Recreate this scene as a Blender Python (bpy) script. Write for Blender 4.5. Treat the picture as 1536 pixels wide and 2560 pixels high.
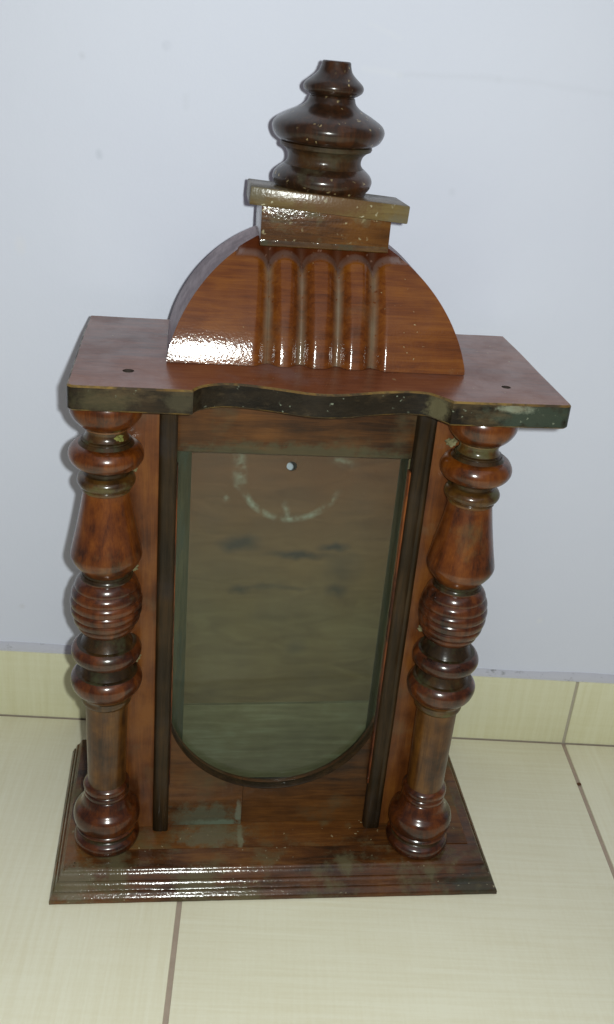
import bpy, bmesh, math, random
from mathutils import Vector, Matrix

# ------------------------------------------------------------------ start, camera, light
for o in list(bpy.data.objects):
    bpy.data.objects.remove(o, do_unlink=True)
scene = bpy.context.scene
COL = scene.collection
random.seed(7)

CAM = Vector((-0.0199, -0.8552, 0.6704))
RIGHT = Vector((0.99654453, -0.02219812, 0.08003903))
UP = Vector((-0.06233648, 0.43695531, 0.89732058))
FWD = Vector((0.05489231, 0.89920926, -0.43406168))
cd = bpy.data.cameras.new('camera')
cam = bpy.data.objects.new('camera', cd)
COL.objects.link(cam)
cd.sensor_fit = 'VERTICAL'
cd.sensor_height = 36.0
cd.sensor_width = 36.0
cd.lens = 36.0 * 2501.9 / 2560.0
cd.clip_start = 0.01
cd.clip_end = 50
m = Matrix((RIGHT, UP, -FWD)).transposed().to_4x4()
m.translation = CAM
cam.matrix_world = m
scene.camera = cam

w = bpy.data.worlds.new('World')
scene.world = w
w.use_nodes = True
bg = w.node_tree.nodes['Background']
bg.inputs[0].default_value = (0.95, 0.90, 1.0, 1)
bg.inputs[1].default_value = 0.115

# the phone's own flash, a couple of centimetres beside the lens
ld = bpy.data.lights.new('phone_flash', 'POINT')
ld.energy = 21.0
ld.color = (0.95, 1.0, 0.95)
ld.shadow_soft_size = 0.006
flash = bpy.data.objects.new('phone_flash', ld)
flash.location = CAM + RIGHT * 0.024 + UP * 0.007
COL.objects.link(flash)

# unseen soft disc added overhead as weak room fill
ad = bpy.data.lights.new('ceiling_fill', 'AREA')
ad.shape = 'DISK'
ad.size = 3.0
ad.energy = 8.0
ad.color = (1.0, 0.93, 0.95)
ceil = bpy.data.objects.new('ceiling_fill', ad)
ceil.location = (0.3, -1.3, 2.5)
ceil.rotation_euler = (math.radians(18), math.radians(6), 0)
COL.objects.link(ceil)

vs = scene.view_settings
vs.view_transform = 'Standard'
vs.look = 'None'
vs.exposure = 0.0
vs.gamma = 1.0

# ------------------------------------------------------------------ material helpers
class N:
    """tiny node graph writer"""
    def __init__(self, name):
        self.m = bpy.data.materials.new(name)
        self.m.use_nodes = True
        self.t = self.m.node_tree
        self.b = self.t.nodes['Principled BSDF']
        self.out = self.t.nodes['Material Output']
        self.tc = self.t.nodes.new('ShaderNodeTexCoord')
    def put(self, sock, v):
        if hasattr(v, 'is_linked') or hasattr(v, 'links'):
            self.t.links.new(v, sock)
        else:
            if isinstance(v, (tuple, list)) and len(v) == 3 and sock.type == 'RGBA':
                v = (*v, 1)
            sock.default_value = v
    def mapping(self, scale=(1, 1, 1), loc=(0, 0, 0), rot=(0, 0, 0), src=None):
        n = self.t.nodes.new('ShaderNodeMapping')
        self.t.links.new(src or self.tc.outputs['Object'], n.inputs[0])
        n.inputs['Scale'].default_value = scale
        n.inputs['Location'].default_value = loc
        n.inputs['Rotation'].default_value = rot
        return n.outputs[0]
    def noise(self, vec, scale, detail=4, rough=0.55, dist=0.0):
        n = self.t.nodes.new('ShaderNodeTexNoise')
        self.t.links.new(vec, n.inputs['Vector'])
        n.inputs['Scale'].default_value = scale
        n.inputs['Detail'].default_value = detail
        n.inputs['Roughness'].default_value = rough
        n.inputs['Distortion'].default_value = dist
        return n.outputs[0]
    def voronoi(self, vec, scale, rnd=1.0):
        n = self.t.nodes.new('ShaderNodeTexVoronoi')
        self.t.links.new(vec, n.inputs['Vector'])
        n.inputs['Scale'].default_value = scale
        n.inputs['Randomness'].default_value = rnd
        return n.outputs['Distance']
    def ramp(self, fac, stops):
        n = self.t.nodes.new('ShaderNodeValToRGB')
        self.put(n.inputs[0], fac)
        cr = n.color_ramp
        while len(cr.elements) < len(stops):
            cr.elements.new(0.5)
        for e, (p, c) in zip(cr.elements, stops):
            e.position = p
            if not isinstance(c, (tuple, list)):
                c = (c, c, c)
            e.color = (*c, 1)
        return n.outputs[0]
    def mix(self, fac, a, b, blend='MIX'):
        n = self.t.nodes.new('ShaderNodeMix')
        n.data_type = 'RGBA'
        n.blend_type = blend
        self.put(n.inputs[0], fac)
        self.put(n.inputs[6], a)
        self.put(n.inputs[7], b)
        return n.outputs[2]
    def math(self, op, a, b=0.0, clamp=False):
        n = self.t.nodes.new('ShaderNodeMath')
        n.operation = op
        n.use_clamp = clamp
        self.put(n.inputs[0], a)
        self.put(n.inputs[1], b)
        return n.outputs[0]
    def bump(self, h, strength, dist, normal=None):
        n = self.t.nodes.new('ShaderNodeBump')
        n.inputs['Strength'].default_value = strength
        n.inputs['Distance'].default_value = dist
        self.put(n.inputs['Height'], h)
        if normal is not None:
            self.t.links.new(normal, n.inputs['Normal'])
        return n.outputs[0]
    def pointiness(self):
        n = self.t.nodes.new('ShaderNodeNewGeometry')
        return n.outputs['Pointiness']
    def set(self, **k):
        for a, v in k.items():
            self.put(self.b.inputs[a.replace('_', ' ')], v)


def wood(name, dark, mid, light, axis='z', grain=26.0, stretch=9.0, dirt=0.3, dirt_col=(0.13, 0.13, 0.085),
         dirt_scale=16.0, speck=0.0, speck_col=(0.42, 0.36, 0.2), rough=0.3, coat=0.6, coat_rough=0.12,
         lump=0.25, lump_scale=330.0, lump_dist=0.0012, wear=None, wear_lo=0.53, wear_hi=0.6, seed=0.0, pits=0.0, warp=0.6, carve=False, sharp=0.55, patches=(), big_scale=11.0, dirt_map=(1, 1, 1), lathe=0.0, coat_ior=1.5):
    g = N(name)
    s = {'x': (1, stretch, stretch), 'y': (stretch, 1, stretch), 'z': (stretch, stretch, 1)}[axis]
    off = (seed * 1.37, seed * 2.11, seed * 0.73)
    v = g.mapping(s, off)
    gn = g.noise(v, grain, 6, 0.62, warp)
    fine = g.noise(g.mapping(tuple(a * 5 if a > 1 else a for a in s), off), grain * 2.2, 3, 0.6)
    big = g.noise(g.mapping((1, 1, 1), off), big_scale, 4, 0.6)
    k = g.math('ADD', g.math('MULTIPLY', gn, 0.40), g.math('MULTIPLY', fine, 0.18))
    k = g.math('ADD', k, g.math('MULTIPLY', big, 0.54))
    tone = lambda c: (c[0] * 0.77, c[1] * 0.76, c[2] * 0.42)
    col = g.ramp(k, [(0.43, tone(dark)), (0.555, tone(mid)), (0.68, tone(light))])
    if wear is not None:
        wn = g.noise(g.mapping((1, 1, 1), off), 55.0, 4, 0.7)
        wf = g.math('ADD', g.pointiness(), g.math('MULTIPLY', g.math('SUBTRACT', wn, 0.5), 0.10))
        wf = g.ramp(wf, [(wear_lo, 0.0), (wear_hi, 1.0)])
        col = g.mix(wf, col, wear)
    dn = g.noise(g.mapping(dirt_map, (off[1], off[0], off[2])), dirt_scale, 7, 0.66)
    lo_ = 0.62 - 0.22 * dirt
    df = g.ramp(dn, [(lo_, 0.0), (lo_ + 0.24 * sharp, min(1.0, 0.4 + 0.6 * dirt))])
    for pc, pr_, pcol, amt in patches:
        sub = g.t.nodes.new('ShaderNodeVectorMath'); sub.operation = 'SUBTRACT'
        g.t.links.new(g.tc.outputs['Object'], sub.inputs[0]); sub.inputs[1].default_value = pc
        dv = g.t.nodes.new('ShaderNodeVectorMath'); dv.operation = 'DIVIDE'
        g.t.links.new(sub.outputs[0], dv.inputs[0]); dv.inputs[1].default_value = pr_
        ln = g.t.nodes.new('ShaderNodeVectorMath'); ln.operation = 'LENGTH'
        g.t.links.new(dv.outputs[0], ln.inputs[0])
        pn = g.noise(g.mapping((1, 1, 1), (off[2], off[0], off[1])), 125, 6, 0.72)
        pm = g.math('ADD', ln.outputs['Value'], g.math('MULTIPLY', g.math('SUBTRACT', pn, 0.5), 2.2))
        pf = g.ramp(pm, [(0.45, amt), (1.0, 0.0)])
        col = g.mix(pf, col, pcol)
    col = g.mix(df, col, dirt_col)
    if speck > 0:
        wv_ = g.t.nodes.new('ShaderNodeTexNoise')
        wv_.inputs['Scale'].default_value = 300.0
        g.t.links.new(g.tc.outputs['Object'], wv_.inputs['Vector'])
        ad_ = g.t.nodes.new('ShaderNodeVectorMath')
        ad_.operation = 'MULTIPLY_ADD'
        g.t.links.new(wv_.outputs['Color'], ad_.inputs[0])
        ad_.inputs[1].default_value = (0.006, 0.006, 0.006)
        g.t.links.new(g.tc.outputs['Object'], ad_.inputs[2])
        sv = g.voronoi(g.mapping((1, 1, 1), off, src=ad_.outputs[0]), 150.0)
        sm = g.noise(g.mapping((1, 1, 1), off), 24.0, 2)
        sf = g.math('MULTIPLY', g.ramp(sv, [(0.04 + 0.12 * speck, 0.9), (0.09 + 0.2 * speck, 0.0)]),
                    g.ramp(sm, [(0.5 - 0.1 * speck, 0.0), (0.60, 1.0)]))
        col = g.mix(sf, col, speck_col)
    if carve:
        at = g.t.nodes.new('ShaderNodeAttribute')
        at.attribute_name = 'carving'
        sp = g.t.nodes.new('ShaderNodeSeparateColor')
        g.t.links.new(at.outputs['Color'], sp.inputs[0])
        gn2 = g.noise(g.mapping((1, 1, 0.3), off), 60, 4, 0.6)
        dustf = g.math('MULTIPLY', g.ramp(sp.outputs[0], [(0.25, 0.0), (0.9, 1.0)]), g.ramp(gn2, [(0.3, 0.25), (0.65, 0.85)]))
        col = g.mix(dustf, col, (0.15, 0.120, 0.080))
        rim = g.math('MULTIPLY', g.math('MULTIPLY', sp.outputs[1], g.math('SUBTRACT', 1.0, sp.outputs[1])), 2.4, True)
        rim_sheen = g.math('MULTIPLY', rim, g.ramp(gn2, [(0.35, 0.4), (0.6, 1.0)]))
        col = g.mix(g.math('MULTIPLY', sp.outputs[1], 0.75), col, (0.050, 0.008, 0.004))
        col = g.mix(rim_sheen, col, (0.24, 0.15, 0.125))  # pale reflection on the arched ends painted into the colour
    lumps = g.noise(g.mapping((1, 1, 1), off), lump_scale, 3, 0.6)
    h = g.math('ADD', g.math('MULTIPLY', lumps, 0.8), g.math('MULTIPLY', gn, 0.5))
    if lathe > 0:
        h = g.math('ADD', h, g.math('MULTIPLY', g.noise(g.mapping((0.6, 0.6, 34), off), 22, 3, 0.6), lathe))
    if pits > 0:
        pv = g.voronoi(g.mapping((1, 1, 1), off), 420.0)
        h = g.math('ADD', h, g.math('MULTIPLY', pv, pits))
    nb = g.bump(h, lump * 0.55, lump_dist)
    g.set(Base_Color=col, Normal=nb, Coat_Normal=nb)
    r = g.math('ADD', rough + 0.15, g.math('MULTIPLY', df, 0.3), True)
    worn = g.ramp(g.noise(g.mapping((1, 1, 1), (off[2], off[1], off[0])), 30, 5, 0.65), [(0.36, 0.65), (0.58, 1.0)])
    g.set(Roughness=r, Coat_Weight=g.math('MULTIPLY', worn, g.math('SUBTRACT', coat, g.math('MULTIPLY', df, coat * 0.6), True)),
          Coat_Roughness=coat_rough, Coat_IOR=coat_ior)
    g.b.inputs['Specular IOR Level'].default_value = 0.12
    return g.m


RED = dict(dark=(0.105, 0.032, 0.026), mid=(0.215, 0.066, 0.050), light=(0.28, 0.100, 0.075))
ORANGE = dict(dark=(0.055, 0.014, 0.004), mid=(0.145, 0.038, 0.007), light=(0.23, 0.074, 0.014))
BROWN = dict(dark=(0.028, 0.011, 0.006), mid=(0.085, 0.032, 0.013), light=(0.16, 0.062, 0.024))
MAHOG = dict(dark=(0.008, 0.003, 0.002), mid=(0.062, 0.014, 0.004), light=(0.15, 0.038, 0.008))
BLACK = dict(dark=(0.007, 0.005, 0.005), mid=(0.019, 0.013, 0.012), light=(0.042, 0.026, 0.022))

M = {}
M['plate_top'] = wood('varnished_red_wood', axis='x', grain=22, stretch=9, dirt=0.45, dirt_col=(0.185, 0.105, 0.090), rough=0.36,  # pinkish dirt tone carries the wall's sheen, painted as haze
                      coat=1.0, coat_rough=0.24, lump=0.10, seed=1.0, speck=0.10, **RED)
M['plate_edge'] = wood('black_worn_edge', patches=(((0.150, -0.172, 0.437), (0.042, 0.03, 0.014), (0.035, 0.050, 0.036), 0.8), ((0.132, -0.174, 0.4435), (0.016, 0.012, 0.0040), (0.21, 0.23, 0.17), 0.85),
                       ((-0.150, -0.172, 0.437), (0.026, 0.03, 0.010), (0.085, 0.075, 0.036), 0.35), ((0.079, -0.165, 0.438), (0.009, 0.02, 0.012), (0.12, 0.105, 0.055), 0.7),
                       ((-0.098, -0.173, 0.438), (0.012, 0.02, 0.012), (0.09, 0.080, 0.045), 0.35)), axis='x', grain=18, stretch=6, dirt=0.42, sharp=0.8, dirt_map=(0.5, 0.5, 1.3), dirt_col=(0.110, 0.075, 0.036), dirt_scale=38,
                       rough=0.32, coat=0.6, coat_rough=0.2, lump=0.45, lump_scale=240, seed=2.0, speck=0.3,
                       speck_col=(0.16, 0.18, 0.13), **BLACK)
M['worn_gold'] = wood('rubbed_edge_wood', dark=(0.10, 0.05, 0.02), mid=(0.17, 0.10, 0.045), light=(0.28, 0.18, 0.085), axis='x',
                      dirt=0.8, dirt_col=(0.04, 0.03, 0.02), dirt_scale=60, rough=0.35, coat=0.5, lump=0.4, seed=3.0)
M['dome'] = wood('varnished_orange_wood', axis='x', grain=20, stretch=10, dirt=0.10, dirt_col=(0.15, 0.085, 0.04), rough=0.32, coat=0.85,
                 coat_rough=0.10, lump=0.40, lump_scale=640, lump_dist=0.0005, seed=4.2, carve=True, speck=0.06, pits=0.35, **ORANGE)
M['dome_side'] = wood('dusty_sheen_wood', dark=(0.28, 0.22, 0.42), mid=(0.45, 0.36, 0.70), light=(0.60, 0.48, 0.90), axis='y', dirt=0.4,
                      dirt_col=(0.19, 0.16, 0.18), rough=0.5, coat=0.35, coat_rough=0.35, lump=0.3, seed=5.0)  # dust grey, lightened to lavender to paint in the wall's reflection
M['block'] = wood('rough_varnished_block', dark=(0.045, 0.017, 0.006), mid=(0.125, 0.046, 0.013), light=(0.20, 0.085, 0.025), axis='x',
                  dirt=0.45, dirt_col=(0.13, 0.12, 0.065), dirt_scale=30, rough=0.3, coat=0.9, coat_rough=0.12, lump=0.42, lump_scale=620,
                  lump_dist=0.0008, seed=6.0, speck=0.6, speck_col=(0.38, 0.33, 0.19), pits=0.5)
M['block_lip'] = wood('dark_varnish_lip', dark=(0.03, 0.014, 0.005), mid=(0.08, 0.036, 0.012), light=(0.15, 0.075, 0.025), axis='x',
                      dirt=0.5, dirt_col=(0.05, 0.055, 0.03), dirt_scale=50, rough=0.3, coat=1.0, coat_rough=0.09, lump=0.5, lump_scale=380,
                      lump_dist=0.001, seed=6.5)
M['cap'] = wood('dusty_cap_wood', dark=(0.060, 0.036, 0.020), mid=(0.125, 0.080, 0.046), light=(0.19, 0.135, 0.088), axis='x', dirt=0.60, patches=(((0.005, -0.09, 0.56), (0.035, 0.02, 0.012), (0.10, 0.048, 0.016), 0.85),),
                dirt_col=(0.125, 0.112, 0.075), dirt_scale=26, rough=0.42, coat=0.55, coat_rough=0.2, lump=0.32, lump_scale=560,
                lump_dist=0.0007, seed=7.0, speck=0.5, speck_col=(0.4, 0.37, 0.25), pits=0.4)
M['finial'] = wood('dark_turned_wood', lathe=0.15, coat_ior=1.62, axis='z', dirt=0.22, dirt_col=(0.085, 0.080, 0.045), dirt_scale=30, rough=0.3, coat=0.8,
                   coat_rough=0.18, lump=0.04, seed=8.0, speck=0.55, speck_col=(0.36, 0.28, 0.14),
                   dark=(0.010, 0.006, 0.005), mid=(0.030, 0.013, 0.010), light=(0.075, 0.026, 0.014))
M['finial_neck'] = wood('grimy_neck_wood', axis='z', dirt=0.55, dirt_col=(0.055, 0.048, 0.028), dirt_scale=40, rough=0.36, coat=0.5,
                        coat_rough=0.2, lump=0.3, seed=9.0, dark=(0.014, 0.008, 0.006), mid=(0.040, 0.019, 0.012), light=(0.085, 0.038, 0.02))
M['col_light'] = wood('turned_wood_amber', lathe=0.15, coat_ior=1.62, big_scale=42, axis='z', grain=18, stretch=7, dirt=0.16, dirt_col=(0.10, 0.085, 0.035), rough=0.28, coat=0.9,
                      coat_rough=0.18, lump=0.04, seed=10.0, wear=(0.20, 0.075, 0.02), wear_lo=0.535, wear_hi=0.62, dark=(0.024, 0.006, 0.002), mid=(0.115, 0.027, 0.004), light=(0.200, 0.056, 0.009))
M['col_dark'] = wood('turned_wood_mahogany', lathe=0.15, coat_ior=1.62, big_scale=42, axis='z', grain=18, stretch=7, dirt=0.20, dirt_col=(0.085, 0.075, 0.035), rough=0.26,
                     coat=0.95, coat_rough=0.18, lump=0.04, seed=11.0, wear=(0.20, 0.075, 0.02), wear_lo=0.535, wear_hi=0.62, **MAHOG)
M['col_olive'] = wood('turned_wood_grimed', lathe=0.15, coat_ior=1.62, big_scale=42, axis='z', grain=18, stretch=7, dirt=0.55, dirt_col=(0.085, 0.082, 0.03), dirt_scale=40,
                      rough=0.28, coat=0.9, coat_rough=0.18, lump=0.04, seed=12.0, wear=(0.20, 0.075, 0.02), wear_lo=0.535, wear_hi=0.62, dark=(0.024, 0.010, 0.004), mid=(0.066, 0.028, 0.009),
                      light=(0.12, 0.056, 0.016))
M['col_shaft'] = wood('turned_wood_shaft', lathe=0.15, coat_ior=1.62, big_scale=42, axis='z', grain=14, stretch=9, dirt=0.35, dirt_col=(0.075, 0.050, 0.020), rough=0.34, coat=0.8,
                      coat_rough=0.2, lump=0.10, seed=13.0, dark=(0.030, 0.010, 0.003), mid=(0.090, 0.032, 0.007), light=(0.16, 0.064, 0.015))
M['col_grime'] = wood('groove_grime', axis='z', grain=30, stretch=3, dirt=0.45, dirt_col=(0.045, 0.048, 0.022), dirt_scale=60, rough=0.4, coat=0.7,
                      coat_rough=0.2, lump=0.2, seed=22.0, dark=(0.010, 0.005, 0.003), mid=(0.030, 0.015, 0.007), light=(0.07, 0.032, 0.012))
M['stile'] = wood('case_stile_wood', big_scale=26, axis='z', grain=14, stretch=11, dirt=0.20, dirt_col=(0.12, 0.085, 0.045), rough=0.36, coat=0.6,
                  coat_rough=0.28, lump=0.08, seed=14.0, dark=(0.065, 0.018, 0.007), mid=(0.140, 0.042, 0.014), light=(0.21, 0.074, 0.024))
M['rail'] = wood('door_rail_wood', patches=(((-0.012, -0.12, 0.382), (0.11, 0.05, 0.010), (0.055, 0.058, 0.032), 0.65),), axis='x', grain=20, stretch=9, dirt=0.20, dirt_col=(0.075, 0.065, 0.035), rough=0.38, coat=0.5,
                 coat_rough=0.3, lump=0.10, seed=15.0, **BROWN)
M['rail_patch'] = wood('door_rail_dusty_wood', axis='x', grain=20, stretch=9, dirt=0.20, dirt_col=(0.075, 0.065, 0.035), rough=0.38, coat=0.5,
                       coat_rough=0.3, lump=0.25, seed=15.0, patches=(((-0.068, -0.12, 0.026), (0.040, 0.06, 0.021), (0.085, 0.105, 0.07), 0.6),
                       ((-0.0375, -0.12, 0.034), (0.0035, 0.06, 0.016), (0.17, 0.20, 0.15), 0.55), ((-0.055, -0.12, 0.021), (0.03, 0.06, 0.006), (0.13, 0.17, 0.12), 0.7)), **BROWN)
M['strip'] = wood('black_moulding', axis='z', grain=12, stretch=12, dirt=0.22, dirt_col=(0.026, 0.022, 0.021), rough=0.34, coat=0.25,
                  coat_rough=0.18, lump=0.10, seed=17.0, dark=(0.010, 0.006, 0.004), mid=(0.028, 0.016, 0.011), light=(0.060, 0.032, 0.020))
M['red_edge'] = wood('bare_red_edge', axis='z', grain=30, stretch=8, dirt=0.75, dirt_col=(0.03, 0.014, 0.008), dirt_scale=28, rough=0.35,
                     coat=0.5, coat_rough=0.18, lump=0.2, seed=18.0, dark=(0.06, 0.012, 0.006), mid=(0.17, 0.040, 0.014), light=(0.30, 0.10, 0.035))
M['base_top'] = wood('base_board_wood', patches=(((-0.062, -0.135, 0.02), (0.034, 0.018, 0.02), (0.115, 0.115, 0.07), 0.7), ((-0.036, -0.14, 0.02), (0.003, 0.02, 0.02), (0.16, 0.16, 0.10), 0.8)), axis='x', grain=20, stretch=8, dirt=0.42, dirt_col=(0.10, 0.085, 0.04), dirt_scale=22, rough=0.38,
                     coat=0.6, coat_rough=0.26, lump=0.25, seed=19.0, speck=0.25, dark=(0.040, 0.014, 0.006), mid=(0.120, 0.042, 0.014),
                     light=(0.205, 0.080, 0.026))
M['base_mould'] = wood('base_moulding_wood', patches=(((-0.178, -0.178, 0.012), (0.032, 0.022, 0.02), (0.115, 0.105, 0.058), 0.75), ((0.175, -0.183, 0.006), (0.05, 0.02, 0.01), (0.03, 0.036, 0.022), 0.7)), axis='x', grain=18, stretch=7, dirt=0.65, dirt_col=(0.100, 0.088, 0.045), dirt_scale=26,
                       rough=0.30, coat=0.9, coat_rough=0.12, lump=0.42, lump_scale=420, lump_dist=0.0008, seed=20.0, speck=0.3,
                       speck_col=(0.28, 0.26, 0.17), dark=(0.026, 0.011, 0.006), mid=(0.100, 0.034, 0.014), light=(0.19, 0.076, 0.030))
M['inner'] = wood('inner_liner_wood', axis='z', grain=12, stretch=8, dirt=0.6, dirt_col=(0.12, 0.14, 0.10), dirt_scale=24, rough=0.55,
                  coat=0.0, lump=0.1, seed=21.0, dark=(0.08, 0.075, 0.06), mid=(0.16, 0.15, 0.13), light=(0.24, 0.225, 0.19))


def mat_hole():
    g = N('hole_and_shade_wood')
    g.set(Base_Color=(0.02, 0.012, 0.008), Roughness=0.8)
    return g.m
M['hole'] = mat_hole()

# --- back board of the case: old bare wood, pale scraped ring round the arbor hole, dark ink stains, knots
def mat_back():
    g = N('old_back_board')
    t = g.t
    v = g.mapping((1, 1, 4), (0.31, 0, 0.9))
    gn = g.noise(v, 16, 6, 0.6, 1.6)
    big = g.noise(g.mapping(), 13, 4, 0.6)
    k = g.math('ADD', g.math('MULTIPLY', gn, 0.6), g.math('MULTIPLY', big, 0.4))
    col = g.ramp(k, [(0.34, (0.075, 0.050, 0.018)), (0.52, (0.112, 0.080, 0.031)), (0.70, (0.145, 0.110, 0.047))])
    sep = t.nodes.new('ShaderNodeSeparateXYZ')
    t.links.new(g.tc.outputs['Object'], sep.inputs[0])
    X, Z = sep.outputs[0], sep.outputs[2]
    wob = g.noise(g.mapping(), 60, 4, 0.6)
    wobs = g.math('MULTIPLY', g.math('SUBTRACT', wob, 0.5), 0.016)
    def blob(cx, cz, rx, rz, lo=0.55, hi=1.0):
        a = g.math('DIVIDE', g.math('SUBTRACT', g.math('ADD', X, wobs), cx), rx)
        b = g.math('DIVIDE', g.math('SUBTRACT', g.math('ADD', Z, wobs), cz), rz)
        d = g.math('SQRT', g.math('ADD', g.math('MULTIPLY', a, a), g.math('MULTIPLY', b, b)))
        return g.ramp(d, [(lo, 1.0), (hi, 0.0)])
    # redder upper part of the board (old varnish left there)
    up = g.ramp(g.math('ADD', Z, g.math('MULTIPLY', wobs, 1.5)), [(0.20, 0.0), (0.34, 1.0)])
    col = g.mix(g.math('MULTIPLY', up, 0.8), col, g.mix(gn, (0.062, 0.020, 0.008), (0.185, 0.060, 0.020)))
    # dark stains and knots
    for cx, cz, rx, rz, a in ((-0.046, 0.2735, 0.022, 0.010, 0.8), (0.004, 0.2635, 0.034, 0.0055, 0.85), (0.036, 0.2725, 0.017, 0.006, 0.85),
                              (0.040, 0.2285, 0.014, 0.009, 0.7), (-0.045, 0.2275, 0.012, 0.007, 0.65), (-0.025, 0.2305, 0.022, 0.004, 0.5),
                              (0.045, 0.2495, 0.020, 0.022, 0.4), (0.01, 0.1705, 0.012, 0.010, 0.35), (0.0, 0.2325, 0.03, 0.003, 0.4)):
        col = g.mix(g.math('MULTIPLY', blob(cx, cz, rx, rz, 0.2, 1.15), a), col, (0.016, 0.014, 0.015))
    # pale scraped arc, the ghost of the old dial
    px = g.math('ADD', X, g.math('MULTIPLY', wobs, 0.55))
    pz = g.math('ADD', Z, g.math('MULTIPLY', g.math('SUBTRACT', g.noise(g.mapping((1, 1, 1), (3, 1, 2)), 60, 4, 0.6), 0.5), 0.006))
    def stroke(ax, az, bx, bz, w_):
        ux, uz = bx - ax, bz - az
        l2 = ux * ux + uz * uz
        dx, dz = g.math('SUBTRACT', px, ax), g.math('SUBTRACT', pz, az)
        h = g.math('DIVIDE', g.math('ADD', g.math('MULTIPLY', dx, ux), g.math('MULTIPLY', dz, uz)), l2, True)
        ex = g.math('SUBTRACT', dx, g.math('MULTIPLY', h, ux))
        ez = g.math('SUBTRACT', dz, g.math('MULTIPLY', h, uz))
        d = g.math('SQRT', g.math('ADD', g.math('MULTIPLY', ex, ex), g.math('MULTIPLY', ez, ez)))
        return g.ramp(d, [(w_ * 0.25, 1.0), (w_ * 1.05, 0.0)])
    flake = g.ramp(g.noise(g.mapping((1, 1, 1), (1, 4, 2)), 110, 5, 0.7), [(0.38, 0.1), (0.58, 1.0)])
    scr = None
    for q in ((-0.0500, 0.3590, -0.0485, 0.3290, 0.0058, 0.75), (-0.0105, 0.3110, -0.0050, 0.2990, 0.0020, 0.6),
              (0.0290, 0.3530, 0.0420, 0.3500, 0.0042, 0.6), (-0.0470, 0.3640, -0.0330, 0.3600, 0.0030, 0.35), (-0.0600, 0.3150, -0.0590, 0.3150, 0.0018, 0.8)):
        k_ = g.math('MULTIPLY', stroke(*q[:5]), q[5])
        scr = k_ if scr is None else g.math('MAXIMUM', scr, k_)
    ax, az = g.math('ADD', X, 0.0060), g.math('SUBTRACT', Z, 0.3405)
    rr = g.math('SQRT', g.math('ADD', g.math('MULTIPLY', ax, ax), g.math('MULTIPLY', az, az)))
    rr = g.math('ADD', rr, g.math('MULTIPLY', wobs, 0.22))
    ringm = g.ramp(g.math('ABSOLUTE', g.math('SUBTRACT', rr, 0.0430)), [(0.0012, 1.0), (0.0028, 0.0)])
    ringm = g.math('MULTIPLY', ringm, g.ramp(Z, [(0.318, 1.0), (0.327, 0.0)]))
    gx = g.math('ADD', g.math('MULTIPLY', g.math('ADD', X, g.math('MULTIPLY', wobs, 0.2)), 10.0), 0.5)   # -0.05..0.05 -> 0..1
    gate = g.ramp(gx, [(0.02, 0.9), (0.18, 0.95), (0.205, 0.05), (0.23, 0.95), (0.31, 0.9), (0.35, 0.0), (0.43, 0.95), (0.70, 0.9), (0.75, 0.05), (0.80, 0.5), (0.86, 0.25)])
    scr = g.math('MAXIMUM', scr, g.math('MULTIPLY', ringm, gate))
    scr = g.math('MULTIPLY', scr, flake)
    col = g.mix(g.math('MULTIPLY', scr, 0.95), col, (0.26, 0.28, 0.215))
    gb = g.bump(gn, 0.02, 0.001)
    g.set(Base_Color=col, Roughness=0.55, Normal=gb)
    return g.m
M['back'] = mat_back()

def mat_back_low():
    g = N('old_lower_board')
    gn = g.noise(g.mapping((1, 1, 13), (0.1, 0, 0.4)), 15, 6, 0.62, 0.5)
    big = g.noise(g.mapping((1, 1, 1.4), (2.3, 0, 0)), 17, 4, 0.6)
    k = g.math('ADD', g.math('MULTIPLY', gn, 0.45), g.math('MULTIPLY', big, 0.55))
    col = g.ramp(k, [(0.34, (0.085, 0.072, 0.032)), (0.52, (0.142, 0.128, 0.062)), (0.68, (0.205, 0.225, 0.135))])
    g.set(Base_Color=col, Roughness=0.5, Normal=g.bump(gn, 0.15, 0.001))
    return g.m
M['back_low'] = mat_back_low()

def mat_glass():
    g = N('old_green_glass')
    t = g.t
    tr = t.nodes.new('ShaderNodeBsdfTransparent')
    tr.inputs[0].default_value = (0.940, 0.970, 0.955, 1)
    gl = t.nodes.new('ShaderNodeBsdfGlossy')
    gl.inputs['Roughness'].default_value = 0.05
    df = t.nodes.new('ShaderNodeBsdfDiffuse')
    df.inputs[0].default_value = (0.26, 0.34, 0.30, 1)
    fr = t.nodes.new('ShaderNodeFresnel')
    fr.inputs[0].default_value = 1.25
    m1 = t.nodes.new('ShaderNodeMixShader')
    dust = g.ramp(g.noise(g.mapping((1, 1, 0.7)), 19, 6, 0.65), [(0.40, 0.007), (0.75, 0.028)])
    t.links.new(dust, m1.inputs[0])
    t.links.new(tr.outputs[0], m1.inputs[1])
    t.links.new(df.outputs[0], m1.inputs[2])
    m2 = t.nodes.new('ShaderNodeMixShader')
    t.links.new(fr.outputs[0], m2.inputs[0])
    t.links.new(m1.outputs[0], m2.inputs[1])
    t.links.new(gl.outputs[0], m2.inputs[2])
    t.links.new(m2.outputs[0], g.out.inputs[0])
    t.nodes.remove(g.b)
    return g.m
M['glass'] = mat_glass()

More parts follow.
